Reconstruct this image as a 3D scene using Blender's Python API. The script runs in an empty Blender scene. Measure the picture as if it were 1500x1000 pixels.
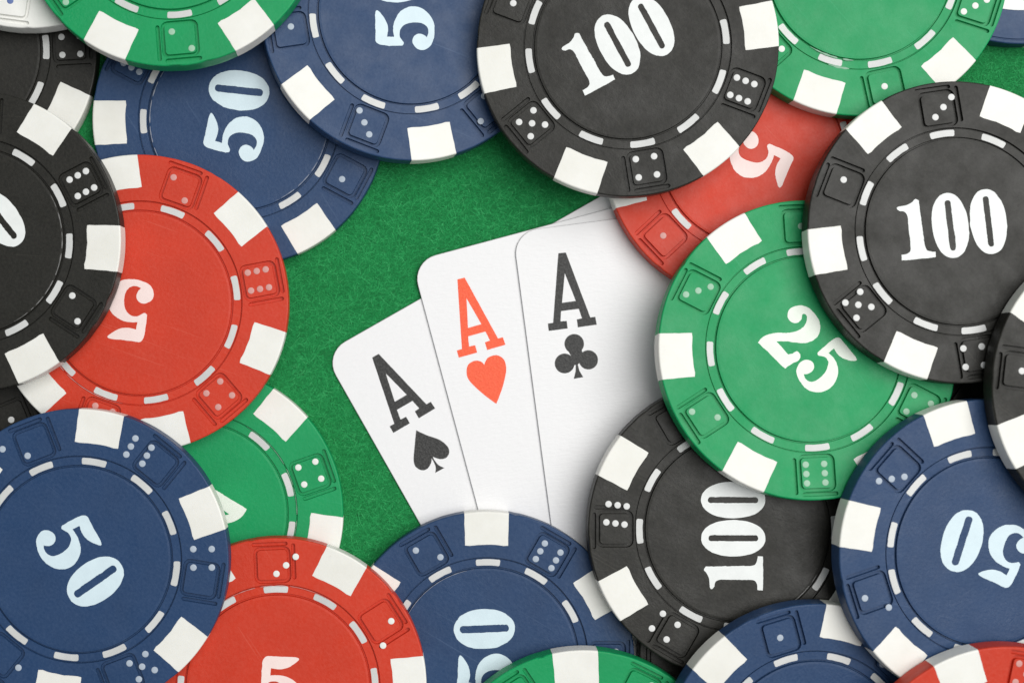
import bpy, bmesh, math, random
import numpy as np
from mathutils import Vector, Matrix, noise
from mathutils.geometry import delaunay_2d_cdt, tessellate_polygon

SC = bpy.context.scene
COL = SC.collection
MM = 0.001                      # every size below is in millimetres

# ------------------------------------------------------------------ camera
CAM_H = 225.5                   # lens height above the felt
cam_data = bpy.data.cameras.new('camera')
cam = bpy.data.objects.new('camera', cam_data)
COL.objects.link(cam)
CAM_X = -180.0 * CAM_H / 2450.0  # the lens stands left of the frame's middle (a cropped or shifted picture)
cam.location = (CAM_X * MM, 0, CAM_H * MM)
cam_data.shift_x = 180.0 / 1500.0
cam_data.dof.use_dof = True
cam_data.dof.focus_distance = (CAM_H - 6.0) * MM
cam_data.dof.aperture_fstop = 16.0
cam_data.sensor_width = 36.0
cam_data.lens = 2450.0 / 1500.0 * 36.0
cam_data.clip_start = 0.01
cam_data.clip_end = 50
SC.camera = cam

# ------------------------------------------------------------------ world and lamps (studio: no sun, no sky)
world = bpy.data.worlds.new('World')
SC.world = world
world.use_nodes = True
bgn = world.node_tree.nodes['Background']
bgn.inputs[0].default_value = (0.95, 0.98, 1.0, 1)
bgn.inputs[1].default_value = 0.28


def softbox(name, loc, size, power, color=(1, 1, 1)):
    l = bpy.data.lights.new(name, 'AREA')
    l.shape = 'RECTANGLE'
    l.size, l.size_y = size
    l.energy = power
    l.color = color
    o = bpy.data.objects.new(name, l)
    COL.objects.link(o)
    o.location = loc
    o.rotation_euler = (-Vector(loc)).to_track_quat('-Z', 'Y').to_euler()
    return o


softbox('softbox_key', (0.41, 0.23, 0.89), (0.92, 0.92), 12.6, (1.0, 0.985, 0.96))

SC.view_settings.view_transform = 'Standard'
SC.view_settings.look = 'None'
SC.view_settings.exposure = 0.0
SC.view_settings.gamma = 1.0
SC.view_settings.use_curve_mapping = False
SC.render.engine = 'CYCLES'
SC.cycles.use_denoising = True
SC.cycles.max_bounces = 6

# ------------------------------------------------------------------ helpers


def new_mesh(name, verts, faces, smooth=False):
    me = bpy.data.meshes.new(name)
    me.from_pydata([(v[0] * MM, v[1] * MM, v[2] * MM) for v in verts], [], faces)
    me.update()
    if smooth:
        me.polygons.foreach_set('use_smooth', [True] * len(me.polygons))
    return me


def obj(name, me, mat=None, parent=None):
    o = bpy.data.objects.new(name, me)
    COL.objects.link(o)
    if mat is not None:
        if len(me.materials) == 0:
            me.materials.append(None)
        o.material_slots[0].link = 'OBJECT'
        o.material_slots[0].material = mat
    if parent is not None:
        o.parent = parent
    return o


def tag(o, label=None, cat=None, group=None, kind=None):
    if label:
        o['label'] = label
    if cat:
        o['category'] = cat
    if group:
        o['group'] = group
    if kind:
        o['kind'] = kind
    return o


def empty(name, mat):
    o = bpy.data.objects.new(name, None)
    o.empty_display_size = 0.005
    COL.objects.link(o)
    o.matrix_world = mat
    return o


def catmull(pts, step=0.6):
    """closed outline; a point (x, y, 1) is a corner. Returns a dense list of (x, y)."""
    n = len(pts)
    out = []
    for i in range(n):
        p0, p1, p2, p3 = pts[(i - 1) % n], pts[i], pts[(i + 1) % n], pts[(i + 2) % n]
        a = Vector(p1[:2])
        b = Vector(p2[:2])
        c1 = len(p1) > 2
        c2 = len(p2) > 2
        ta = (b - Vector(p0[:2])) * 0.5 if not c1 else (b - a)
        tb = (Vector(p3[:2]) - a) * 0.5 if not c2 else (b - a)
        if c1 and not c2:
            ta = (b - a) * 1.5 - tb * 0.5
        if c2 and not c1:
            tb = (b - a) * 1.5 - ta * 0.5
        k = max(1, int((b - a).length / step))
        for j in range(k):
            t = j / k
            t2, t3 = t * t, t * t * t
            q = a * (2 * t3 - 3 * t2 + 1) + ta * (t3 - 2 * t2 + t) + b * (-2 * t3 + 3 * t2) + tb * (t3 - t2)
            out.append((q.x, q.y))
    return out


def rough_outline(loop, amp, seed):
    """shift an outline along its normal like a slightly bled or chipped print"""
    n = len(loop)
    out = []
    for i, (x, y) in enumerate(loop):
        ax, ay = loop[i - 1]
        bx, by = loop[(i + 1) % n]
        t = Vector((bx - ax, by - ay))
        if t.length < 1e-9:
            out.append((x, y))
            continue
        t.normalize()
        w = noise.noise(Vector((x * 1.1, y * 1.1, seed))) * 0.8 + noise.noise(Vector((x * 4.0, y * 4.0, seed + 7))) * 0.55
        w2 = noise.noise(Vector((x * 0.55, y * 0.55, seed + 31)))
        w *= 0.45 + 1.3 * max(0.0, w2 + 0.15)
        out.append((x + t.y * w * amp, y - t.x * w * amp))
    return out


def slab(name, loops, z0, z1):
    """flat print or inlay: outline loops (first outer, rest holes) raised from z0 to z1"""
    vl = [[Vector((x, y, 0)) for x, y in lp] for lp in loops]
    tris = tessellate_polygon(vl)
    flat = [p for lp in loops for p in lp]
    n = len(flat)
    verts = [(x, y, z1) for x, y in flat] + [(x, y, z0) for x, y in flat]
    faces = []
    for t in tris:
        a, b, c = (flat[i] for i in t)
        area = (b[0] - a[0]) * (c[1] - a[1]) - (b[1] - a[1]) * (c[0] - a[0])
        faces.append(tuple(t) if area > 0 else tuple(reversed(t)))
    base = 0
    for lp in loops:
        m = len(lp)
        for i in range(m):
            j = (i + 1) % m
            faces.append((base + i, n + base + i, n + base + j, base + j))
        base += m
    me = new_mesh(name, verts, faces)
    bm = bmesh.new()
    bm.from_mesh(me)
    bmesh.ops.recalc_face_normals(bm, faces=bm.faces)
    bm.to_mesh(me)
    bm.free()
    return me


def rounded_rect(x0, y0, x1, y1, r, seg=6):
    pts = []
    for cx, cy, a0 in ((x1 - r, y1 - r, 0), (x0 + r, y1 - r, 90), (x0 + r, y0 + r, 180), (x1 - r, y0 + r, 270)):
        for i in range(seg + 1):
            a = math.radians(a0 + 90 * i / seg)
            pts.append((cx + r * math.cos(a), cy + r * math.sin(a)))
    return pts


# ------------------------------------------------------------------ materials
class Nodes:
    def __init__(self, name):
        self.m = bpy.data.materials.new(name)
        self.m.use_nodes = True
        self.t = self.m.node_tree
        self.b = self.t.nodes['Principled BSDF']

    def n(self, kind, **kw):
        nd = self.t.nodes.new(kind)
        for k, v in kw.items():
            setattr(nd, k, v)
        return nd

    def l(self, a, b):
        self.t.links.new(a, b)

    def coords(self, scale=(1, 1, 1), rot=(0, 0, 0)):
        """object coordinates shifted by a random amount per object"""
        tc = self.n('ShaderNodeTexCoord')
        oi = self.n('ShaderNodeObjectInfo')
        mul = self.n('ShaderNodeMath', operation='MULTIPLY')
        mul.inputs[1].default_value = 3.7
        self.l(oi.outputs['Random'], mul.inputs[0])
        add = self.n('ShaderNodeVectorMath', operation='ADD')
        self.l(tc.outputs['Object'], add.inputs[0])
        self.l(mul.outputs[0], add.inputs[1])
        mp = self.n('ShaderNodeMapping')
        mp.inputs['Scale'].default_value = scale
        mp.inputs['Rotation'].default_value = rot
        self.l(add.outputs[0], mp.inputs['Vector'])
        return mp.outputs[0]

    def noise(self, vec, scale, detail=3, rough=0.55, dist=0.0):
        nd = self.n('ShaderNodeTexNoise')
        nd.inputs['Scale'].default_value = scale
        nd.inputs['Detail'].default_value = detail
        nd.inputs['Roughness'].default_value = rough
        nd.inputs['Distortion'].default_value = dist
        self.l(vec, nd.inputs['Vector'])
        return nd.outputs['Fac']

    def ramp(self, fac, stops):
        r = self.n('ShaderNodeValToRGB')
        e = r.color_ramp.elements
        while len(e) < len(stops):
            e.new(0.5)
        for el, (p, c) in zip(e, stops):
            el.position = p
            el.color = (c, c, c, 1) if isinstance(c, (int, float)) else (*c, 1)
        self.l(fac, r.inputs[0])
        return r.outputs[0]

    def mix(self, fac, a, b, mode='MIX'):
        m = self.n('ShaderNodeMix', data_type='RGBA', blend_type=mode)
        for sock, v in ((m.inputs[0], fac), (m.inputs[6], a), (m.inputs[7], b)):
            if isinstance(v, (int, float)):
                sock.default_value = v
            elif isinstance(v, tuple):
                sock.default_value = (*v, 1)
            else:
                self.l(v, sock)
        return m.outputs[2]

    def bump(self, height, strength, dist, prev=None):
        bp = self.n('ShaderNodeBump')
        bp.inputs['Strength'].default_value = strength
        bp.inputs['Distance'].default_value = dist
        self.l(height, bp.inputs['Height'])
        if prev is not None:
            self.l(prev, bp.inputs['Normal'])
        return bp.outputs[0]


def sc3(c, k):
    return tuple(min(1.0, v * k) for v in c)


def chip_plastic(name, c, pale, rough=0.46):
    """moulded clay composite: mottled colour, handling haze, hairline scratches, a little dust"""
    N = Nodes(name)
    v = N.coords()
    cloud = N.ramp(N.noise(v, 130, 4, 0.6), [(0.30, 0.0), (0.72, 1.0)])
    col = N.mix(cloud, sc3(c, 0.93), sc3(c, 1.07))
    grain = N.ramp(N.noise(v, 2600, 2, 0.6), [(0.35, 0.0), (0.68, 1.0)])
    col = N.mix(grain, col, N.mix(0.16, col, pale))
    # rubbed, chalky patches
    rub = N.ramp(N.noise(N.coords((1, 1, 1), (0, 0, 0.6)), 95, 6, 0.72, 0.6), [(0.56, 0.0), (0.78, 1.0)])
    rubf = N.mix(1.0, rub, N.ramp(N.noise(v, 1500, 3, 0.7), [(0.42, 0.0), (0.66, 0.36)]), 'MULTIPLY')
    col = N.mix(rubf, col, pale)
    # hairline scratches in two directions
    for rz, th in ((0.5, 0.715), (2.0, 0.725)):
        s = N.noise(N.coords((14, 900, 200), (0, 0, rz)), 4.0, 2, 0.5)
        sf = N.ramp(s, [(th, 0.0), (th + 0.03, 0.34)])
        col = N.mix(sf, col, pale)
    # dust specks
    vo = N.n('ShaderNodeTexVoronoi')
    vo.inputs['Scale'].default_value = 420
    N.l(v, vo.inputs['Vector'])
    sp = N.ramp(vo.outputs['Distance'], [(0.03, 0.45), (0.06, 0.0)])
    keep = N.ramp(N.noise(v, 210, 1, 0.5), [(0.60, 0.0), (0.64, 1.0)])
    col = N.mix(N.mix(1.0, sp, keep, 'MULTIPLY'), col, pale)
    N.l(col, N.b.inputs['Base Color'])
    rg = N.ramp(N.noise(v, 240, 5, 0.65), [(0.3, rough - 0.13), (0.7, rough + 0.10)])
    N.l(rg, N.b.inputs['Roughness'])
    b1 = N.bump(N.noise(v, 2200, 3, 0.6), 0.22, 0.00012)
    b2 = N.bump(N.noise(v, 180, 3, 0.5), 0.12, 0.0004, b1)
    scuff = N.mix(1.0, N.noise(N.coords((1, 1.7, 1), (0, 0, 0.9)), 900, 4, 0.7, 1.0),
                  N.ramp(N.noise(v, 75, 3, 0.6), [(0.48, 0.0), (0.66, 1.0)]), 'MULTIPLY')
    b3 = N.bump(scuff, 0.20, 0.00018, b2)
    N.l(b3, N.b.inputs['Normal'])
    N.b.inputs['Specular IOR Level'].default_value = 0.27
    return N.m


def inlay_plastic(name, c, dirt, rough=0.42):
    N = Nodes(name)
    v = N.coords()
    col = N.mix(N.ramp(N.noise(v, 160, 4, 0.6), [(0.3, 0.0), (0.75, 1.0)]), c, dirt)
    sm = N.ramp(N.noise(v, 700, 5, 0.7), [(0.66, 0.0), (0.78, 0.35)])
    col = N.mix(sm, col, sc3(dirt, 0.7))
    N.l(col, N.b.inputs['Base Color'])
    N.b.inputs['Roughness'].default_value = rough
    N.b.inputs['Subsurface Weight'].default_value = 0.12
    N.b.inputs['Subsurface Radius'].default_value = (1, 0.95, 0.85)
    N.b.inputs['Subsurface Scale'].default_value = 0.0006
    N.l(N.bump(N.noise(v, 1400, 3, 0.6), 0.14, 0.0001), N.b.inputs['Normal'])
    return N.m


def paint(name, c, under, cover=1.0, rough=0.5):
    """hot-stamped print that lets a little of the chip colour through"""
    N = Nodes(name)
    v = N.coords()
    f = N.ramp(N.noise(v, 500, 5, 0.65), [(0.25, cover), (0.72, cover - 0.10)])
    N.l(N.mix(f, under, c), N.b.inputs['Base Color'])
    N.b.inputs['Roughness'].default_value = rough
    N.l(N.bump(N.noise(v, 2500, 2, 0.6), 0.2, 0.00008), N.b.inputs['Normal'])
    return N.m


BODY = {
    'red': (0.55, 0.036, 0.0125),
    'green': (0.003, 0.285, 0.090),
    'blue': (0.016, 0.047, 0.122),
    'black': (0.0138, 0.0136, 0.0114),
    'white': (0.74, 0.74, 0.71),
}
PALE = {
    'red': (0.62, 0.11, 0.07),
    'green': (0.022, 0.36, 0.150),
    'blue': (0.07, 0.12, 0.22),
    'black': (0.062, 0.059, 0.047),
    'white': (0.82, 0.82, 0.80),
}
M_BODY = {k: chip_plastic('plastic_' + k, BODY[k], PALE[k]) for k in BODY}
M_SPOT = inlay_plastic('inlay_white', (0.82, 0.82, 0.78), (0.74, 0.735, 0.68))
M_SPOT_BLUE = chip_plastic('inlay_blue', BODY['blue'], PALE['blue'])
M_DASH = inlay_plastic('inlay_dash', (0.64, 0.65, 0.64), (0.52, 0.53, 0.52), 0.38)
PRINT = {'red': (0.88, 0.74, 0.71), 'green': (0.83, 0.88, 0.80), 'blue': (0.66, 0.80, 0.86),
         'black': (0.83, 0.86, 0.85), 'white': (0.03, 0.07, 0.25)}
M_PRINT = {k: paint('print_' + k, PRINT[k], BODY[k], 0.99) for k in PRINT}
M_PIP = {'red': paint('pip_red', (0.66, 0.60, 0.57), BODY['red'], 0.50),
         'green': paint('pip_green', (0.62, 0.76, 0.66), BODY['green'], 0.54),
         'blue': paint('pip_blue', (0.60, 0.68, 0.76), BODY['blue'], 0.70),
         'black': paint('pip_black', (0.74, 0.75, 0.74), BODY['black'], 0.97),
         'white': paint('pip_white', (0.03, 0.09, 0.33), BODY['white'], 0.97)}
M_PIP_CLEAR = paint('pip_bright', (0.78, 0.80, 0.76), (0.5, 0.5, 0.5), 0.97)


def felt_material():
    N = Nodes('felt_green')
    tc = N.n('ShaderNodeTexCoord')

    def co(scale, rz):
        mp = N.n('ShaderNodeMapping')
        mp.inputs['Scale'].default_value = scale
        mp.inputs['Rotation'].default_value = (0, 0, rz)
        N.l(tc.outputs['Object'], mp.inputs['Vector'])
        return mp.outputs[0]
    base = co((1, 1, 1), 0)
    cloud = N.ramp(N.noise(base, 150, 3, 0.6), [(0.3, 0.0), (0.7, 1.0)])
    col = N.mix(cloud, (0.008, 0.175, 0.044), (0.011, 0.215, 0.056))
    h = None
    for i, rz in enumerate((0.3, 1.2, 2.1, 2.8)):
        f = N.noise(co((900, 5200, 900), rz), 1.0, 3, 0.65, 0.4)
        r = N.ramp(f, [(0.48, 0.0), (0.64, 1.0)])
        col = N.mix(N.mix(1.0, r, (0.35, 0.35, 0.35), 'MULTIPLY'), col, (0.034, 0.36, 0.105))
        h = r if h is None else N.mix(0.5, h, r)
    N.l(col, N.b.inputs['Base Color'])
    N.b.inputs['Roughness'].default_value = 0.95
    N.b.inputs['Specular IOR Level'].default_value = 0.1
    N.b.inputs['Sheen Weight'].default_value = 0.15
    N.b.inputs['Sheen Tint'].default_value = (0.3, 0.8, 0.4, 1)
    N.l(N.bump(h, 0.9, 0.0003), N.b.inputs['Normal'])
    return N.m


def fibre_material():
    N = Nodes('felt_fibre')
    at = N.n('ShaderNodeAttribute')
    at.attribute_name = 'shade'
    N.l(N.ramp(at.outputs['Fac'], [(0.0, (0.007, 0.165, 0.042)), (0.45, (0.014, 0.275, 0.073)), (0.8, (0.034, 0.380, 0.115)),
                                   (1.0, (0.085, 0.50, 0.185))]), N.b.inputs['Base Color'])
    N.b.inputs['Roughness'].default_value = 0.8
    N.b.inputs['Specular IOR Level'].default_value = 0.2
    return N.m


def card_material():
    N = Nodes('card_stock')
    tc = N.n('ShaderNodeTexCoord')
    mp = N.n('ShaderNodeMapping')
    mp.inputs['Scale'].default_value = (900, 3100, 900)
    N.l(tc.outputs['Object'], mp.inputs['Vector'])
    lin = N.noise(mp.outputs[0], 1.0, 2, 0.5, 0.3)
    fine = N.noise(tc.outputs['Object'], 2600, 2, 0.5)
    N.b.inputs['Base Color'].default_value = (0.79, 0.79, 0.80, 1)
    N.b.inputs['Roughness'].default_value = 0.42
    b1 = N.bump(lin, 0.27, 0.00012)
    N.l(N.bump(fine, 0.15, 0.00006, b1), N.b.inputs['Normal'])
    return N.m


def ink(name, c, light):
    N = Nodes(name)
    tc = N.n('ShaderNodeTexCoord')
    f = N.noise(tc.outputs['Object'], 3300, 3, 0.7)
    N.l(N.mix(N.ramp(f, [(0.44, 0.0), (0.66, 1.0)]), c, light), N.b.inputs['Base Color'])
    N.b.inputs['Roughness'].default_value = 0.5
    N.l(N.bump(f, 0.5, 0.00012), N.b.inputs['Normal'])
    return N.m


M_CARD = card_material()
_n = Nodes('card_edge')
_n.b.inputs['Base Color'].default_value = (0.42, 0.42, 0.43, 1)
_n.b.inputs['Roughness'].default_value = 0.8
M_CARD_EDGE = _n.m
M_INK_BLACK = ink('ink_black', (0.008, 0.008, 0.008), (0.040, 0.040, 0.039))
M_INK_RED = ink('ink_red', (0.86, 0.085, 0.022), (0.90, 0.125, 0.040))

# ------------------------------------------------------------------ table felt
v, f = [], []
G = 24
for j in range(G + 1):
    for i in range(G + 1):
        v.append(((i / G - 0.5) * 900, (j / G - 0.5) * 900, 0))
for j in range(G):
    for i in range(G):
        a = j * (G + 1) + i
        f.append((a, a + 1, a + G + 2, a + G + 1))
tag(obj('table_felt', new_mesh('table_felt', v, f), felt_material()), kind='structure')

# ------------------------------------------------------------------ chip geometry (39 mm across, 2.95 mm thick)
R, T = 19.5, 2.95
K = R / 222.0                   # millimetres per drawing unit; the chip drawing is 222 units in radius
TR_O, TR_I, TR_D = 153 * K, 136.5 * K, 0.16     # the recessed ring round the centre
DIE_R, DIE_H = 182.0 * K, 22.0 * K
FIL = 0.20


def chip_body_mesh(dice=True, seed=0.0):
    pts, edges, zz = [], [], []

    def loop(lp, z):
        b = len(pts)
        n = len(lp)
        for p in lp:
            pts.append(Vector(p))
            zz.append(z)
        for i in range(n):
            edges.append((b + i, b + (i + 1) % n))

    def circle(r, n, off=0.0):
        return [(r * math.cos(2 * math.pi * (i + off) / n), r * math.sin(2 * math.pi * (i + off) / n)) for i in range(n)]
    NS = 192
    loop(circle(R - FIL, NS), 0.0)
    for r, z, n in ((TR_O + 0.03, 0.0, 144), (TR_O - 0.03, -0.34, 144), (TR_O - 0.12, -0.34, 144), (TR_O - 0.17, -TR_D, 144),
                    (TR_I + 0.27, -TR_D, 144), (TR_I + 0.21, -0.42, 144), (TR_I + 0.05, -0.42, 144), (TR_I - 0.02, -0.01, 144),
                    (TR_I - 0.30, 0.02, 96), (TR_I * 0.55, 0.0, 48)):
        loop(circle(r, n), z)
    if not dice:
        loop(circle(R - FIL - 0.25, NS), 0.0)
        loop(circle(R - FIL - 0.33, NS), -0.14)
        loop(circle(R - FIL - 0.42, NS), -0.14)
        loop(circle(R - FIL - 0.50, NS), 0.0)
    gd = 0.42
    for k in range(6 if dice else 0):
        a = math.radians(30 + 60 * k)
        er = Vector((math.cos(a), math.sin(a)))
        et = Vector((math.sin(a), -math.cos(a)))      # the clockwise side
        c = er * DIE_R

        def loc(lp):
            return [tuple(c + er * x + et * y) for x, y in lp]
        h = DIE_H
        for ex, z, rr in ((0.50, 0.0, 0.90), (0.44, -gd, 0.84), (0.06, -gd, 0.47), (0.0, 0.0, 0.41)):
            loop(loc(rounded_rect(-h - ex, -h - ex, h + ex, h + ex, rr, 4)), z)
        o = 32.0 * K
        for x0, y0, x1, y1 in ((-20 * K, o, 28 * K, o), (o - 1.0 * K, -27 * K, o - 1.0 * K, 21 * K)):
            for hw, z in ((0.27, 0.0), (0.20, -gd)):
                loop(loc(rounded_rect(x0 - hw, y0 - hw, x1 + hw, y1 + hw, hw * 0.98, 2)), z)
    vo, _, fo, ov, _, _ = delaunay_2d_cdt(pts, edges, [], 1, 1e-6)
    verts = []
    where = {}
    for i, p in enumerate(vo):
        src = ov[i][0] if ov[i] else None
        if src is not None:
            where[src] = i
        verts.append((p.x, p.y, T + (zz[src] if src is not None else 0.0)))
    faces = [tuple(q) for q in fo]
    nflat = len(faces)
    prev = [where[i] for i in range(NS)]
    prof = []
    for i in range(1, 5):
        a = math.radians(90 - 90 * i / 4)
        prof.append((R - FIL + FIL * math.cos(a), T - FIL + FIL * math.sin(a)))
    prof += [(R - 0.03, T * 0.66), (R - 0.03, T * 0.34)]
    for i in range(0, 5):
        a = math.radians(-90 * i / 4)
        prof.append((R - FIL + FIL * math.cos(a), FIL + FIL * math.sin(a)))
    ring0 = circle(1.0, NS)
    for r, z in prof:
        b = len(verts)
        for x, y in ring0:
            w = noise.noise(Vector((x * 9, y * 9, seed + z * 0.5))) * 0.5 + noise.noise(Vector((x * 31, y * 31, seed + z))) * 0.5
            nick = max(0.0, noise.noise(Vector((x * 17, y * 17, seed + 50))) - 0.42) * (0.55 if z > T - FIL * 1.01 else 0.1)
            rr = r - max(-0.01, 0.035 * w) - nick
            verts.append((x * rr, y * rr, z - nick * 0.3))
        cur = list(range(b, b + NS))
        for i in range(NS):
            j = (i + 1) % NS
            faces.append((prev[i], cur[i], cur[j], prev[j]))
        prev = cur
    faces.append(tuple(reversed(prev)))
    me = new_mesh('chip_body', verts, faces)
    bm = bmesh.new()
    bm.from_mesh(me)
    bmesh.ops.recalc_face_normals(bm, faces=bm.faces)
    bm.to_mesh(me)
    bm.free()
    sm = [False] * nflat + [True] * (len(faces) - nflat - 1) + [False]
    me.polygons.foreach_set('use_smooth', sm)
    return me


def spot_mesh(seed):
    """white block let into the rim: runs over the edge and down the side"""
    prof = [(172 * K, T), (178 * K, T), (185 * K, T), (192 * K, T), (199 * K, T), (206 * K, T), (R - FIL - 0.5, T)]
    for i in range(0, 5):
        a = math.radians(90 - 90 * i / 4)
        prof.append((R - FIL + FIL * math.cos(a), T - FIL + FIL * math.sin(a)))
    prof += [(R, T * 0.5)]
    for i in range(0, 5):
        a = math.radians(-90 * i / 4)
        prof.append((R - FIL + FIL * math.cos(a), FIL + FIL * math.sin(a)))
    prof.append((172 * K, 0))
    nu = 10
    verts, faces = [], []

    def lay(off):
        b = len(verts)
        m = len(prof)
        for k, (r, z) in enumerate(prof):
            r0, z0 = prof[max(0, k - 1)]
            r1, z1 = prof[min(m - 1, k + 1)]
            t = Vector((r1 - r0, z1 - z0)).normalized()
            nr, nz = -t.y, t.x
            if nz * (1 if z > T * 0.5 else -1) < 0 and abs(nz) > 0.2:
                nr, nz = -nr, -nz
            if abs(nz) <= 0.2 and nr < 0:
                nr, nz = -nr, -nz
            rr, z_ = r + nr * off, z + nz * off
            for u in range(nu + 1):
                s = -1 + 2 * u / nu
                y = s * (32.3 + 1.6 * (r / K - 172) / 50) * K
                if abs(s) > 0.99:
                    y += 0.07 * noise.noise(Vector((r * 0.9, z * 0.9 + s * 3, seed)))
                if k in (0, m - 1):
                    rr_ = rr + 0.14 * max(0, abs(s) - 0.8) / 0.2 + 0.06 * noise.noise(Vector((s * 3, z, seed + 9)))
                else:
                    rr_ = rr
                verts.append((math.sqrt(rr_ * rr_ - y * y), y, z_))
        return b
    b0 = lay(0.012)
    b1 = lay(-0.06)
    m = len(prof)
    w = nu + 1
    for k in range(m - 1):
        for u in range(nu):
            a = k * w + u
            faces.append((b0 + a, b0 + a + w, b0 + a + w + 1, b0 + a + 1))
    rim = [u for u in range(w)] + [k * w + nu for k in range(1, m)] + [(m - 1) * w + u for u in range(nu - 1, -1, -1)] + \
          [k * w for k in range(m - 2, 0, -1)]
    for i in range(len(rim)):
        a, c = rim[i], rim[(i + 1) % len(rim)]
        faces.append((b0 + a, b0 + c, b1 + c, b1 + a))
    me = new_mesh('edge_spot', verts, faces)
    bm = bmesh.new()
    bm.from_mesh(me)
    bmesh.ops.recalc_face_normals(bm, faces=bm.faces)
    bm.to_mesh(me)
    bm.free()
    return me


def dash_mesh(seed):
    r0, r1 = 140.6 * K, 150.2 * K
    rm = (r0 + r1) / 2
    half = 18.2 * K
    pts = []
    for x, y in catmull([(p[0], p[1]) for p in rounded_rect(-half, r0 - rm, half, r1 - rm, 0.2, 3)], 0.3):
        a = x / rm
        r = rm + y
        pts.append((r * math.cos(a), r * math.sin(a)))
    pts = rough_outline(pts, 0.05, seed)
    return slab('inlay_dash', [pts], T - TR_D - 0.05, T - TR_D + 0.04)


def pip_mesh():
    verts = [(0, 0, 0.022)]
    n = 20
    r = 4.9 * K
    for rr, z in ((r * 0.86, 0.020), (r, 0.008), (r, -0.05)):
        verts += [(rr * math.cos(2 * math.pi * i / n), rr * math.sin(2 * math.pi * i / n), z) for i in range(n)]
    faces = []
    for i in range(n):
        j = (i + 1) % n
        faces.append((0, 1 + i, 1 + j))
        for k in range(2):
            a, b = 1 + k * n, 1 + (k + 1) * n
            faces.append((a + i, b + i, b + j, a + j))
    return new_mesh('die_pip', verts, faces, True)


ME_BODY = [chip_body_mesh(True, 11.3 * i) for i in range(5)]
ME_BODY_PLAIN = chip_body_mesh(False)
ME_SPOT = [spot_mesh(7.7 * i) for i in range(5)]
ME_DASH = [dash_mesh(s * 13.1) for s in range(5)]
ME_PIP = pip_mesh()

# ---- numerals (own outlines, 100 units tall)
G5 = [(25, 100, 1), (40.6, 97.8), (56, 96.2), (69, 94.7), (74, 91), (63.5, 83), (53, 78.4), (41, 77.4), (28.5, 80.4, 1), (26.5, 68.4, 1),
      (40.6, 68), (55, 63.5), (68, 52.5), (74.6, 34), (69, 16), (55, 4.2), (40.6, 0), (23, 2), (7, 9.5), (0.3, 23), (4.4, 34), (15, 39),
      (24, 36), (28, 28.6), (26, 20.4), (20.5, 14.6, 1), (29.5, 11.0), (38.5, 12.6), (45, 20), (47.6, 34), (45.5, 48), (37.5, 57.5),
      (26.5, 59.0), (16, 54), (11.5, 57, 1), (13, 74), (16, 91), (20, 98)]
G1 = [(34.6, 99.5), (29, 95), (20, 91), (4.5, 89.5), (2.8, 86), (6.7, 82, 1), (14.5, 80.2), (18.2, 73), (18.3, 60), (18.0, 40), (17.6, 18),
      (12, 11.2), (1, 10, 1), (0, 0.5, 1), (28, 0), (57, 0.4, 1), (57.6, 9, 1), (48, 11), (42, 17), (41, 40), (40.6, 70), (40.4, 96.4, 1)]
Z2 = [(130, 435, 1), (190, 375), (290, 345), (400, 343), (490, 328), (555, 295), (590, 240), (597, 190), (575, 165), (553, 172), (548, 210),
      (525, 240), (485, 252), (440, 235), (415, 190), (425, 135), (470, 98), (540, 85), (610, 105), (670, 160), (710, 230), (717, 310),
      (700, 370), (650, 415), (580, 438), (500, 437), (410, 423), (305, 425, 1), (410, 545, 1), (450, 538), (495, 522), (525, 550),
      (523, 580), (500, 605), (450, 630), (380, 680, 1)]
G2 = []
for q in Z2:
    dx, dy = q[0] - 130, q[1] - 435
    G2.append(((dx * 0.714 + dy * 0.70) / 5.75, (dx * 0.70 - dy * 0.714) / 5.75, *q[2:]))


def oval(cx, cy, w, h, p=2.15, n=72):
    out = []
    for i in range(n):
        a = 2 * math.pi * i / n
        c, s = math.cos(a), math.sin(a)
        out.append((cx + w / 2 * math.copysign(abs(c) ** (2 / p), c), cy + h / 2 * math.copysign(abs(s) ** (2 / p), s)))
    return out


def zero(w, h, y0, slot_w, slot0, slot1):
    return [oval(w / 2, y0 + h / 2, w, h), catmull(rounded_rect(w / 2 - slot_w / 2, slot0, w / 2 + slot_w / 2, slot1, slot_w * 0.46, 4)[::-1], 1.2)]


def text_layout(txt):
    """list of (loops, x offset, x scale) and the total width, unit in chip drawing units"""
    if txt == '100':
        z = zero(61, 108, -4, 10.0, 8, 92)
        return [([catmull(G1, 1.4)], 0, 1), (z, 57.2, 1), (z, 121.2, 1)], 182, 0.885
    if txt == '50':
        return [([catmull(G5, 1.4)], 0, 1), (zero(66, 101, -0.5, 12, 9.5, 90.5), 83.5, 1)], 149.5, 0.91
    if txt == '25':
        return [([catmull(G2, 1.4)], 0, 1), ([catmull(G5, 1.4)], 71, 0.86)], 135, 0.905
    return [([catmull(G5, 1.4)], 0, 1)], 74.6, 0.94


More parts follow.
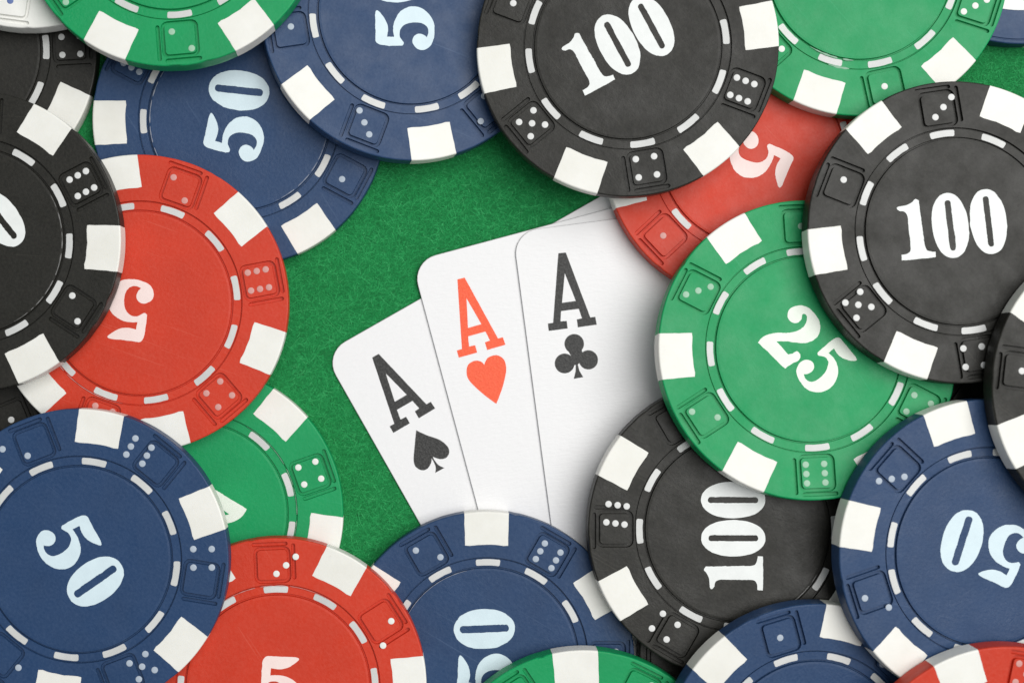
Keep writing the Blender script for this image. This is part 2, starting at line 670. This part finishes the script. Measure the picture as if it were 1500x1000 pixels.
# ------------------------------------------------------------------ the chips
# key: (x, y, z of the base centre, slope in x, slope in y), each chip resting on the ones below it
REST = {
    'blue17': (-36.551, 29.522, 0.000, 0.00000, 0.00000),
    'green14': (-42.183, -22.891, 0.000, 0.00000, 0.00000),
    'black20': (-74.975, 38.606, 0.000, 0.00000, 0.00000),
    'black23': (-81.516, -16.532, 0.000, 0.00000, 0.00000),
    'blackE': (68.183, -13.771, 0.855, -0.04348, -0.00572),
    'blue11': (-3.525, -42.028, 0.575, 0.02921, 0.00385),
    'red24': (31.622, 24.710, 0.688, 0.00460, -0.03496),
    'blue22': (67.457, 59.044, 0.000, 0.00000, 0.00000),
    'white21': (-64.140, 60.113, 2.546, -0.05345, -0.08000),
    'blue18': (-14.155, 43.001, 2.215, -0.09765, -0.05809),
    'red15': (-49.280, 5.019, 2.970, 0.00000, 0.00000),
    'green2': (45.137, 48.914, 3.240, 0.00968, -0.01695),
    'gap_shadow': (36.086, -41.797, 0.900, 0.00000, 0.00000),  # added chip that blackens the shaded gap over the cards
    'C': (28.942, -24.512, 3.919, -0.00043, -0.02081),
    'green10': (8.903, -59.508, 3.755, 0.00626, 0.05039),
    'red12': (-31.137, -45.204, 3.117, 0.00984, 0.00877),
    'green4': (37.636, -1.260, 5.969, -0.02666, -0.09809),
    'blue9': (37.636, -52.854, 6.528, -0.10000, 0.07915),
    'black16': (-70.462, 12.933, 5.738, 0.06000, -0.02578),
    'blue13': (-56.728, -28.181, 5.903, 0.02500, 0.00939),
    'green19': (-44.811, 54.532, 6.141, 0.00797, -0.08000),
    'A': (14.463, 38.232, 5.628, 0.04389, -0.00588),
    'B': (56.482, 13.945, 7.737, -0.02614, -0.05825),
    'blue6': (59.508, -26.796, 8.977, -0.10000, 0.01887),
    'red8': (60.696, -57.543, 10.661, -0.08000, 0.08000),
    'D': (78.580, -5.975, 11.524, -0.04000, -0.04000),
}
FWD = [6, 4, 5, 1, 3, 2]        # die faces going clockwise round one side of a chip
REV = [4, 6, 2, 3, 1, 5]        # and round the other side
# key: colour, number, spot angle, number angle, number shift, die order, die that carries its first entry (index 0 = 30 deg
# clockwise of the spot angle), print slip of the pips in degrees, label.   All angles clockwise from the right.
CHIPS = {
    'blue17': ('blue', '50', 58, -83.6, (-4, -6), [1, 5, 4, 6, 2, 3], 5, 1.5,
               'blue 50 chip flat on the felt, half under a green chip and a red chip'),
    'green14': ('green', '25', 11, 211, (0, 0), REV, 5, 0,
                'green chip flat on the felt beneath red and blue chips, lower left'),
    'black20': ('black', '100', 27, 92, (0, 0), REV, 5, 0,
                'black chip under the white chip at the upper left edge'),
    'black23': ('black', '100', 7, 60, (0, 0), REV, 1, 0,
                'black chip almost hidden in shadow at the left edge above a blue 50 chip'),
    'blackE': ('black', '100', 18, 30, (0, 0), FWD, 0, 0,
               'black chip almost hidden in shadow between green 25 chip and right blue 50 chip'),
    'blue11': ('blue', '50', 30, -92.6, (-2, -7), FWD, 4, 0,
               'blue 50 chip lying on the bottom of the three aces'),
    'red24': ('red', '5', 47, 107, (13, 6), REV, 3, 0,
              'red 5 chip on the cards, wedged beneath black, green and black chips'),
    'blue22': ('blue', '', 17.5, 0, (0, 0), FWD, 0, 0,
               'blue rimmed chip with white centre in the top right corner'),
    'white21': ('white', '', 7, 0, (0, 0), FWD, 4, 0,
                'white chip with blue die pip in the top left corner'),
    'blue18': ('blue', '50', 20.5, -97, (-12, -9), REV, 4, 2.5,
               'blue 50 chip cut by the top edge, tucked under the topmost black 100 chip'),
    'red15': ('red', '5', 19.5, 180, (-14, 11), FWD, 5, 0,
              'red 5 chip with upside down number, partly under a black chip at left'),
    'green2': ('green', '25', 48, 5, (0, 0), REV, 2, 0,
               'green chip cut by the top edge between two black 100 chips'),
    'gap_shadow': ('black', '100', 30, 100, (0, 0), FWD, 5, 0,  # added chip; its black body stands in for shadow in the gap
               'added black chip standing in for the shadow in the gap beneath black, green and blue chips at the bottom'),
    'C': ('black', '100', 30, -90, (-6, 11), REV, 1, 7,
          'black 100 chip with number reading upward, right below the aces'),
    'green10': ('green', '25', 26.6, 10, (0, 0), FWD, 0, 0,
                'green chip cut by the bottom edge, on top of a blue 50 chip'),
    'red12': ('red', '5', 57.5, -4, (0, 0), FWD, 5, 6,
              'red 5 chip with upright number at the bottom left'),
    'green4': ('green', '25', 57.5, 44.4, (1, 1), REV, 5, 0,
               'green 25 chip overlapping the right side of the ace of clubs'),
    'blue9': ('blue', '50', 44, 20, (0, 0), FWD, 0, 0,
              'blue chip at the bottom edge between green and red chips'),
    'black16': ('black', '100', 3, -38, (0, 0), REV, 4, 0,
                'black chip cut by the left edge, resting on the upside down red 5 chip'),
    'blue13': ('blue', '50', 39, 55, (3, 1), FWD, 4, -9.4,
               'blue 50 chip in the lower left corner with pips printed off their dice'),
    'green19': ('green', '25', 55, 0, (0, 0), FWD, 1, 0,
                'green chip cut by the top edge at left, over two blue 50 chips'),
    'A': ('black', '100', 51, -28, (-12, -4), FWD, 5, 0,
          'black 100 chip at the top centre with number slanting up to the right'),
    'B': ('black', '100', 51.5, -5.9, (-9, -9), FWD, 5, 2.6,
          'black 100 chip at the upper right with nearly level number'),
    'blue6': ('blue', '50', 12, 198, (-2, -5), REV, 0, -5.7,
              'blue 50 chip with upside down number at the lower right'),
    'red8': ('red', '5', 10, 30, (0, 0), FWD, 2, 0,
             'red chip in the bottom right corner on a blue 50 chip'),
    'D': ('black', '100', 37.5, 70, (0, 0), FWD, 5, 0,
          'black chip cut by the right edge, on top of black 100 chip'),
}
PIPS = {1: [(0, 0)], 2: [(-1, -1), (1, 1)], 3: [(-1, -1), (0, 0), (1, 1)], 4: [(-1, -1), (1, -1), (-1, 1), (1, 1)],
        5: [(-1, -1), (1, -1), (0, 0), (-1, 1), (1, 1)], 6: [(-1, -1), (0, -1), (1, -1), (-1, 1), (0, 1), (1, 1)]}
RESIDUE = {
    'blue17': ((135, 140, 218, 0.09), (135, 12, 66, 0.07)),
    'blue11': ((136, 205, 262, 0.06),),
    'black16': ((135, -30, 62, 0.07),),
    'green2': ((139, 92, 122, 0.16), (152, 96, 108, 0.22)),
    'red12': ((151, 228, 300, 0.06),),
    'red15': ((152, 100, 170, 0.07),),
    'C': ((136, 30, 75, 0.07),),
    'green14': ((152, -60, 20, 0.05),),
}
M_FLASH = {k: paint('flash_' + k, tuple(0.45 * a + 0.30 for a in PALE[k]), BODY[k], 0.7) for k in PALE}
BRIGHT_PIPS = {'red12', 'green14', 'green2'}


def build_chip(key, idx):
    colour, txt, phi, theta, shift, order, first, slip, label = CHIPS[key]
    x, y, z, sx, sy = REST[key]
    rnd = random.Random(idx * 71 + 5)
    nrm = Vector((-sx, -sy, 1)).normalized()
    q = Vector((0, 0, 1)).rotation_difference(nrm)
    mat = Matrix.Translation(Vector((x, y, z)) * MM) @ q.to_matrix().to_4x4() @ Matrix.Rotation(math.radians(-phi), 4, 'Z')
    root = empty('poker_chip', mat)
    tag(root, label, 'poker chip', 'poker chips heaped round the cards')
    plain = key == 'blue22'
    obj('body', ME_BODY_PLAIN if plain else ME_BODY[rnd.randrange(5)], M_BODY[colour], root)
    for k in range(6):
        o = obj('edge_spot', ME_SPOT[rnd.randrange(5)], M_SPOT_BLUE if colour == 'white' else M_SPOT, root)
        o.rotation_euler.z = math.radians(60 * k + rnd.uniform(-0.8, 0.8))
    for k in range(0 if plain else 12):
        o = obj('inlay_dash', ME_DASH[rnd.randrange(5)], M_DASH if colour != 'white' else M_SPOT_BLUE, root)
        o.rotation_euler.z = math.radians(30 * k + rnd.uniform(-1.6, 1.6))
    pm = M_PIP_CLEAR if key in BRIGHT_PIPS else M_PIP[colour]
    jit = (rnd.uniform(-2.5, 2.5), rnd.uniform(-2.5, 2.5))
    for i in range(0 if plain else 6):
        val = order[(i - first) % 6]
        a = math.radians(-(30 + 60 * i) - slip)          # clockwise on the table
        er = Vector((math.cos(a), math.sin(a)))
        et = Vector((math.sin(a), -math.cos(a)))
        flip = -1 if (val == 2) == (order is FWD) else 1
        for px, py in PIPS[val]:
            p = er * (DIE_R + (px * 13.6 + jit[0]) * K) + et * ((py * 13.6 * flip + jit[1]) * K)
            o = obj('die_pip', ME_PIP, pm, root)
            o.location = (p.x * MM, p.y * MM, T * MM)
    if txt:
        parts, width, unit = text_layout(txt)
        ang = math.radians(-theta + phi)
        sh = Matrix.Rotation(math.radians(phi), 2) @ Vector((shift[0], -shift[1]))
        for d, (loops, ox, xs) in enumerate(parts):
            u = unit * K
            lp = [[((px * xs + ox - width / 2) * u, (py - 50) * u) for px, py in l] for l in loops]
            lp = [rough_outline(l, 0.085, idx * 17.3 + d * 5.1) for l in lp]
            o = obj('digit', slab('digit', lp, -0.03, 0.022), M_PRINT[colour], root)
            o.location = (sh.x * K * MM, sh.y * K * MM, T * MM)
            o.rotation_euler.z = ang
    for r_, a0, a1, wd_ in RESIDUE.get(key, ()):          # pale moulding flash left along the ring
        seg = []
        cur = []
        steps = int((a1 - a0) * 2)
        for j in range(steps + 1):
            sa = a0 + (a1 - a0) * j / steps
            w = 0.5 + noise.noise(Vector((sa * 0.23, idx, r_))) * 0.9
            if w > 0.28:
                cur.append((math.radians(-(sa - phi)), wd_ * min(1.0, w) * min(1.0, 0.25 + 4.0 * min(j, steps - j) / steps)))
            else:
                seg.append(cur)
                cur = []
        seg.append(cur)
        for c_ in seg:
            if len(c_) < 3:
                continue
            rr = r_ * K
            lp = [((rr + w) * math.cos(a), (rr + w) * math.sin(a)) for a, w in c_] + \
                 [((rr - w) * math.cos(a), (rr - w) * math.sin(a)) for a, w in reversed(c_)]
            obj('moulding_flash', slab('moulding_flash', [lp[::-1]], T - 0.02, T + 0.02), M_FLASH[colour], root)
    if key == 'blue22':
        lp = [(171 * K * math.cos(2 * math.pi * i / 128), 171 * K * math.sin(2 * math.pi * i / 128)) for i in range(128)]
        obj('centre_label', slab('centre_label', [lp], T - 0.05, T + 0.09), M_CARD, root)
    return root


for i_, k_ in enumerate(CHIPS):
    build_chip(k_, i_)

# ------------------------------------------------------------------ the three aces (63 x 88 mm cards)
PXF = 2450.0


def px_to_mm(px, py, z):
    return Vector((CAM_X + (px - 570) * (CAM_H - z) / PXF, (500 - py) * (CAM_H - z) / PXF))


GA = [[(172, 95, 1), (222, 90, 1), (385, 522, 1), (418, 518, 1), (428, 570, 1), (302, 588, 1), (295, 535, 1), (330, 528, 1), (308, 465, 1),
       (190, 480, 1), (187, 548, 1), (228, 545, 1), (234, 595, 1), (108, 612, 1), (102, 562, 1), (137, 558, 1)],
      [(215, 228, 1), (197, 425, 1), (288, 412, 1)]]
HEART = [(270, 655, 1), (245, 632), (205, 628), (165, 652), (152, 695), (167, 755), (245, 835), (350, 915, 1), (385, 825), (408, 740),
         (416, 680), (404, 625), (370, 596), (335, 592), (295, 608), (278, 632)]
SPADE = [(362, 590, 1), (430, 622), (520, 655), (572, 700), (582, 740), (560, 774), (520, 782), (472, 766, 1), (486, 792), (512, 822),
         (551, 840, 1), (488, 874, 1), (492, 838), (478, 800), (464, 778, 1), (460, 812), (436, 846), (398, 856), (358, 832), (345, 785),
         (352, 690)]


def club_loops():
    def arc(cx, cy, r, a0, a1, n=26):
        return [(cx + r * math.cos(math.radians(a0 + (a1 - a0) * i / n)), cy + r * math.sin(math.radians(a0 + (a1 - a0) * i / n)))
                for i in range(n + 1)]
    # one outline running round the three lobes and the stem (image axes, y down)
    out = arc(278, 697, 65, 125, 400)                # top lobe
    out += arc(372, 804, 64, -128, 160)              # right lobe
    out += [(302, 835), (312, 875), (338, 919), (275, 930), (287, 880), (288, 838)]
    out += arc(214, 828, 66, 10, 310)                # left lobe
    return out


# name, top-left corner, tilt, top height, print anchor (image position of the A's foot), zoom origin of the outline, symbol
CARDS = [
    ('spade', (474, 518), 29.6, 0.3, (530, 500), (210, 608), 30.2, SPADE,
     'ace of spades, white card at the left and bottom of the fan'),
    ('heart', (603, 383), 15.0, 0.6, (650, 390), (100, 608), 15.5, HEART,
     'ace of hearts with red letter, middle card of the fan'),
    ('club', (751, 340), 7.5, 0.9, (780, 350), (108, 612), 7.4, None,
     'ace of clubs, white card at the right and top of the fan'),
]
ZK = 1000.0 / 220.0
for name, tl, ang, ztop, zo, foot, tang, sym, label in CARDS:
    o2 = px_to_mm(tl[0], tl[1], ztop)
    a = math.radians(ang)
    root = empty('playing_card', Matrix.Translation(Vector((o2.x, o2.y, ztop - 0.3)) * MM) @ Matrix.Rotation(a, 4, 'Z'))
    tag(root, label, 'playing card', 'three fanned aces')
    cl = rounded_rect(0, -88, 63, 0, 3.3, 8)
    ci = rounded_rect(0.05, -87.95, 62.95, -0.05, 3.25, 8)
    n = len(cl)
    vs = [(x, y, 0.298) for x, y in ci] + [(x, y, 0.25) for x, y in cl] + [(x, y, 0.01) for x, y in cl]
    fs = [tuple(range(n)), tuple(reversed(range(2 * n, 3 * n)))]
    for i in range(n):
        j = (i + 1) % n
        fs.append((i, n + i, n + j, j))
        fs.append((n + i, 2 * n + i, 2 * n + j, n + j))
    me = new_mesh('card_stock', vs, fs)
    me.materials.append(M_CARD)
    me.materials.append(M_CARD_EDGE)
    for pl in me.polygons[2:]:
        pl.material_index = 1
    obj('card_stock', me, None, root)
    inkm = M_INK_RED if name == 'heart' else M_INK_BLACK
    mmpx = (CAM_H - ztop) / PXF

    def to_card(p, base_ang, org, anchor_px):
        """zoomed image point -> card coordinates"""
        px = anchor_px[0] + (p[0] - org[0]) / ZK
        py = anchor_px[1] + (p[1] - org[1]) / ZK
        w = px_to_mm(px, py, ztop) - o2
        r = Matrix.Rotation(-a, 2) @ w
        return (r.x, r.y)
    # the letter: one drawing (from the club card), turned to this card's slope about its left foot
    fp = (zo[0] + foot[0] / ZK, zo[1] + foot[1] / ZK)
    d = math.radians(tang - 7.4)
    loops = []
    for l in GA:
        pts = []
        for p in l:
            dx, dy = p[0] - 108, p[1] - 612
            pts.append((dx * math.cos(d) + dy * math.sin(d), -dx * math.sin(d) + dy * math.cos(d), 1))
        pts = [(*to_card(p, 0, (0, 0), fp), 1) for p in pts]
        loops.append(rough_outline(catmull(pts, 0.12), 0.02, ang))
    obj('index_letter', slab('index_letter', loops, 0.27, 0.306), inkm, root)
    if sym is None:
        sl = [to_card(p, 0, (0, 0), zo) for p in club_loops()]
    else:
        sl = catmull([(*to_card(p, 0, (0, 0), zo), *p[2:]) for p in sym], 0.12)
    obj('suit_symbol', slab('suit_symbol', [rough_outline(sl, 0.015, ang + 3)], 0.27, 0.306), inkm, root)

# ------------------------------------------------------------------ loose fibres standing on the felt where it is uncovered
rng = np.random.default_rng(11)
NF = 420000
P = np.column_stack([rng.uniform(-72, 72, NF), rng.uniform(-50, 50, NF)])
keep = np.ones(NF, bool)
for k_ in REST:
    x, y, z, sx, sy = REST[k_]
    d2 = (P[:, 0] - x) ** 2 + (P[:, 1] - y) ** 2
    keep &= d2 > (R - 1.5 - min(z, 6) * 0.6) ** 2
for name, tl, ang, ztop, *_ in CARDS:
    o2 = px_to_mm(tl[0], tl[1], ztop)
    ca, sa = math.cos(math.radians(ang)), math.sin(math.radians(ang))
    u = (P[:, 0] - o2.x) * ca + (P[:, 1] - o2.y) * sa
    w = (P[:, 0] - o2.x) * sa - (P[:, 1] - o2.y) * ca
    keep &= ~((u > -0.25) & (u < 63.3) & (w > -0.25) & (w < 88.3))
P = P[keep]
n = len(P)
th = rng.uniform(0, 2 * np.pi, n)
ln = rng.uniform(0.4, 1.4, n)
bend = rng.normal(0, 0.7, n)
lint = rng.random(n) < 0.0016                       # a few long pale strands of lint
ln[lint] = rng.uniform(2.0, 4.5, lint.sum())
bend[lint] *= 2.2
wd = rng.uniform(0.010, 0.027, n)
ht = rng.uniform(0.02, 0.10, n)
ht[lint] += 0.08
V = np.zeros((n, 4, 2, 3))
for s in range(4):
    t = s / 3 - 0.5
    aa = th + bend * t
    cx = P[:, 0] + np.cos(th + bend * t * 0.5) * ln * t
    cy = P[:, 1] + np.sin(th + bend * t * 0.5) * ln * t
    zz = 0.012 + ht * (1 - (2 * t) ** 2)
    for e, sg in enumerate((-1, 1)):
        V[:, s, e, 0] = cx - np.sin(aa) * wd * sg
        V[:, s, e, 1] = cy + np.cos(aa) * wd * sg
        V[:, s, e, 2] = zz
V = (V * MM).reshape(-1, 3)
b = np.arange(n)[:, None] * 8
quads = np.concatenate([b + np.array([2 * s, 2 * s + 2, 2 * s + 3, 2 * s + 1]) for s in range(3)]).reshape(-1)
me = bpy.data.meshes.new('felt_fuzz')
me.vertices.add(len(V))
me.vertices.foreach_set('co', V.reshape(-1))
me.loops.add(len(quads))
me.loops.foreach_set('vertex_index', quads)
nq = len(quads) // 4
me.polygons.add(nq)
me.polygons.foreach_set('loop_start', np.arange(nq) * 4)
me.polygons.foreach_set('loop_total', np.full(nq, 4))
me.update(calc_edges=True)
me.validate()
sh = me.attributes.new('shade', 'FLOAT', 'POINT')
sv = rng.beta(1.6, 2.2, n)
sv[lint] = 0.85
sh.data.foreach_set('value', np.repeat(sv, 8).astype(np.float32))
tag(obj('felt_fuzz', me, fibre_material()), 'fine green fibres matted over the bare felt', 'felt', kind='stuff')
print('fibres', n)
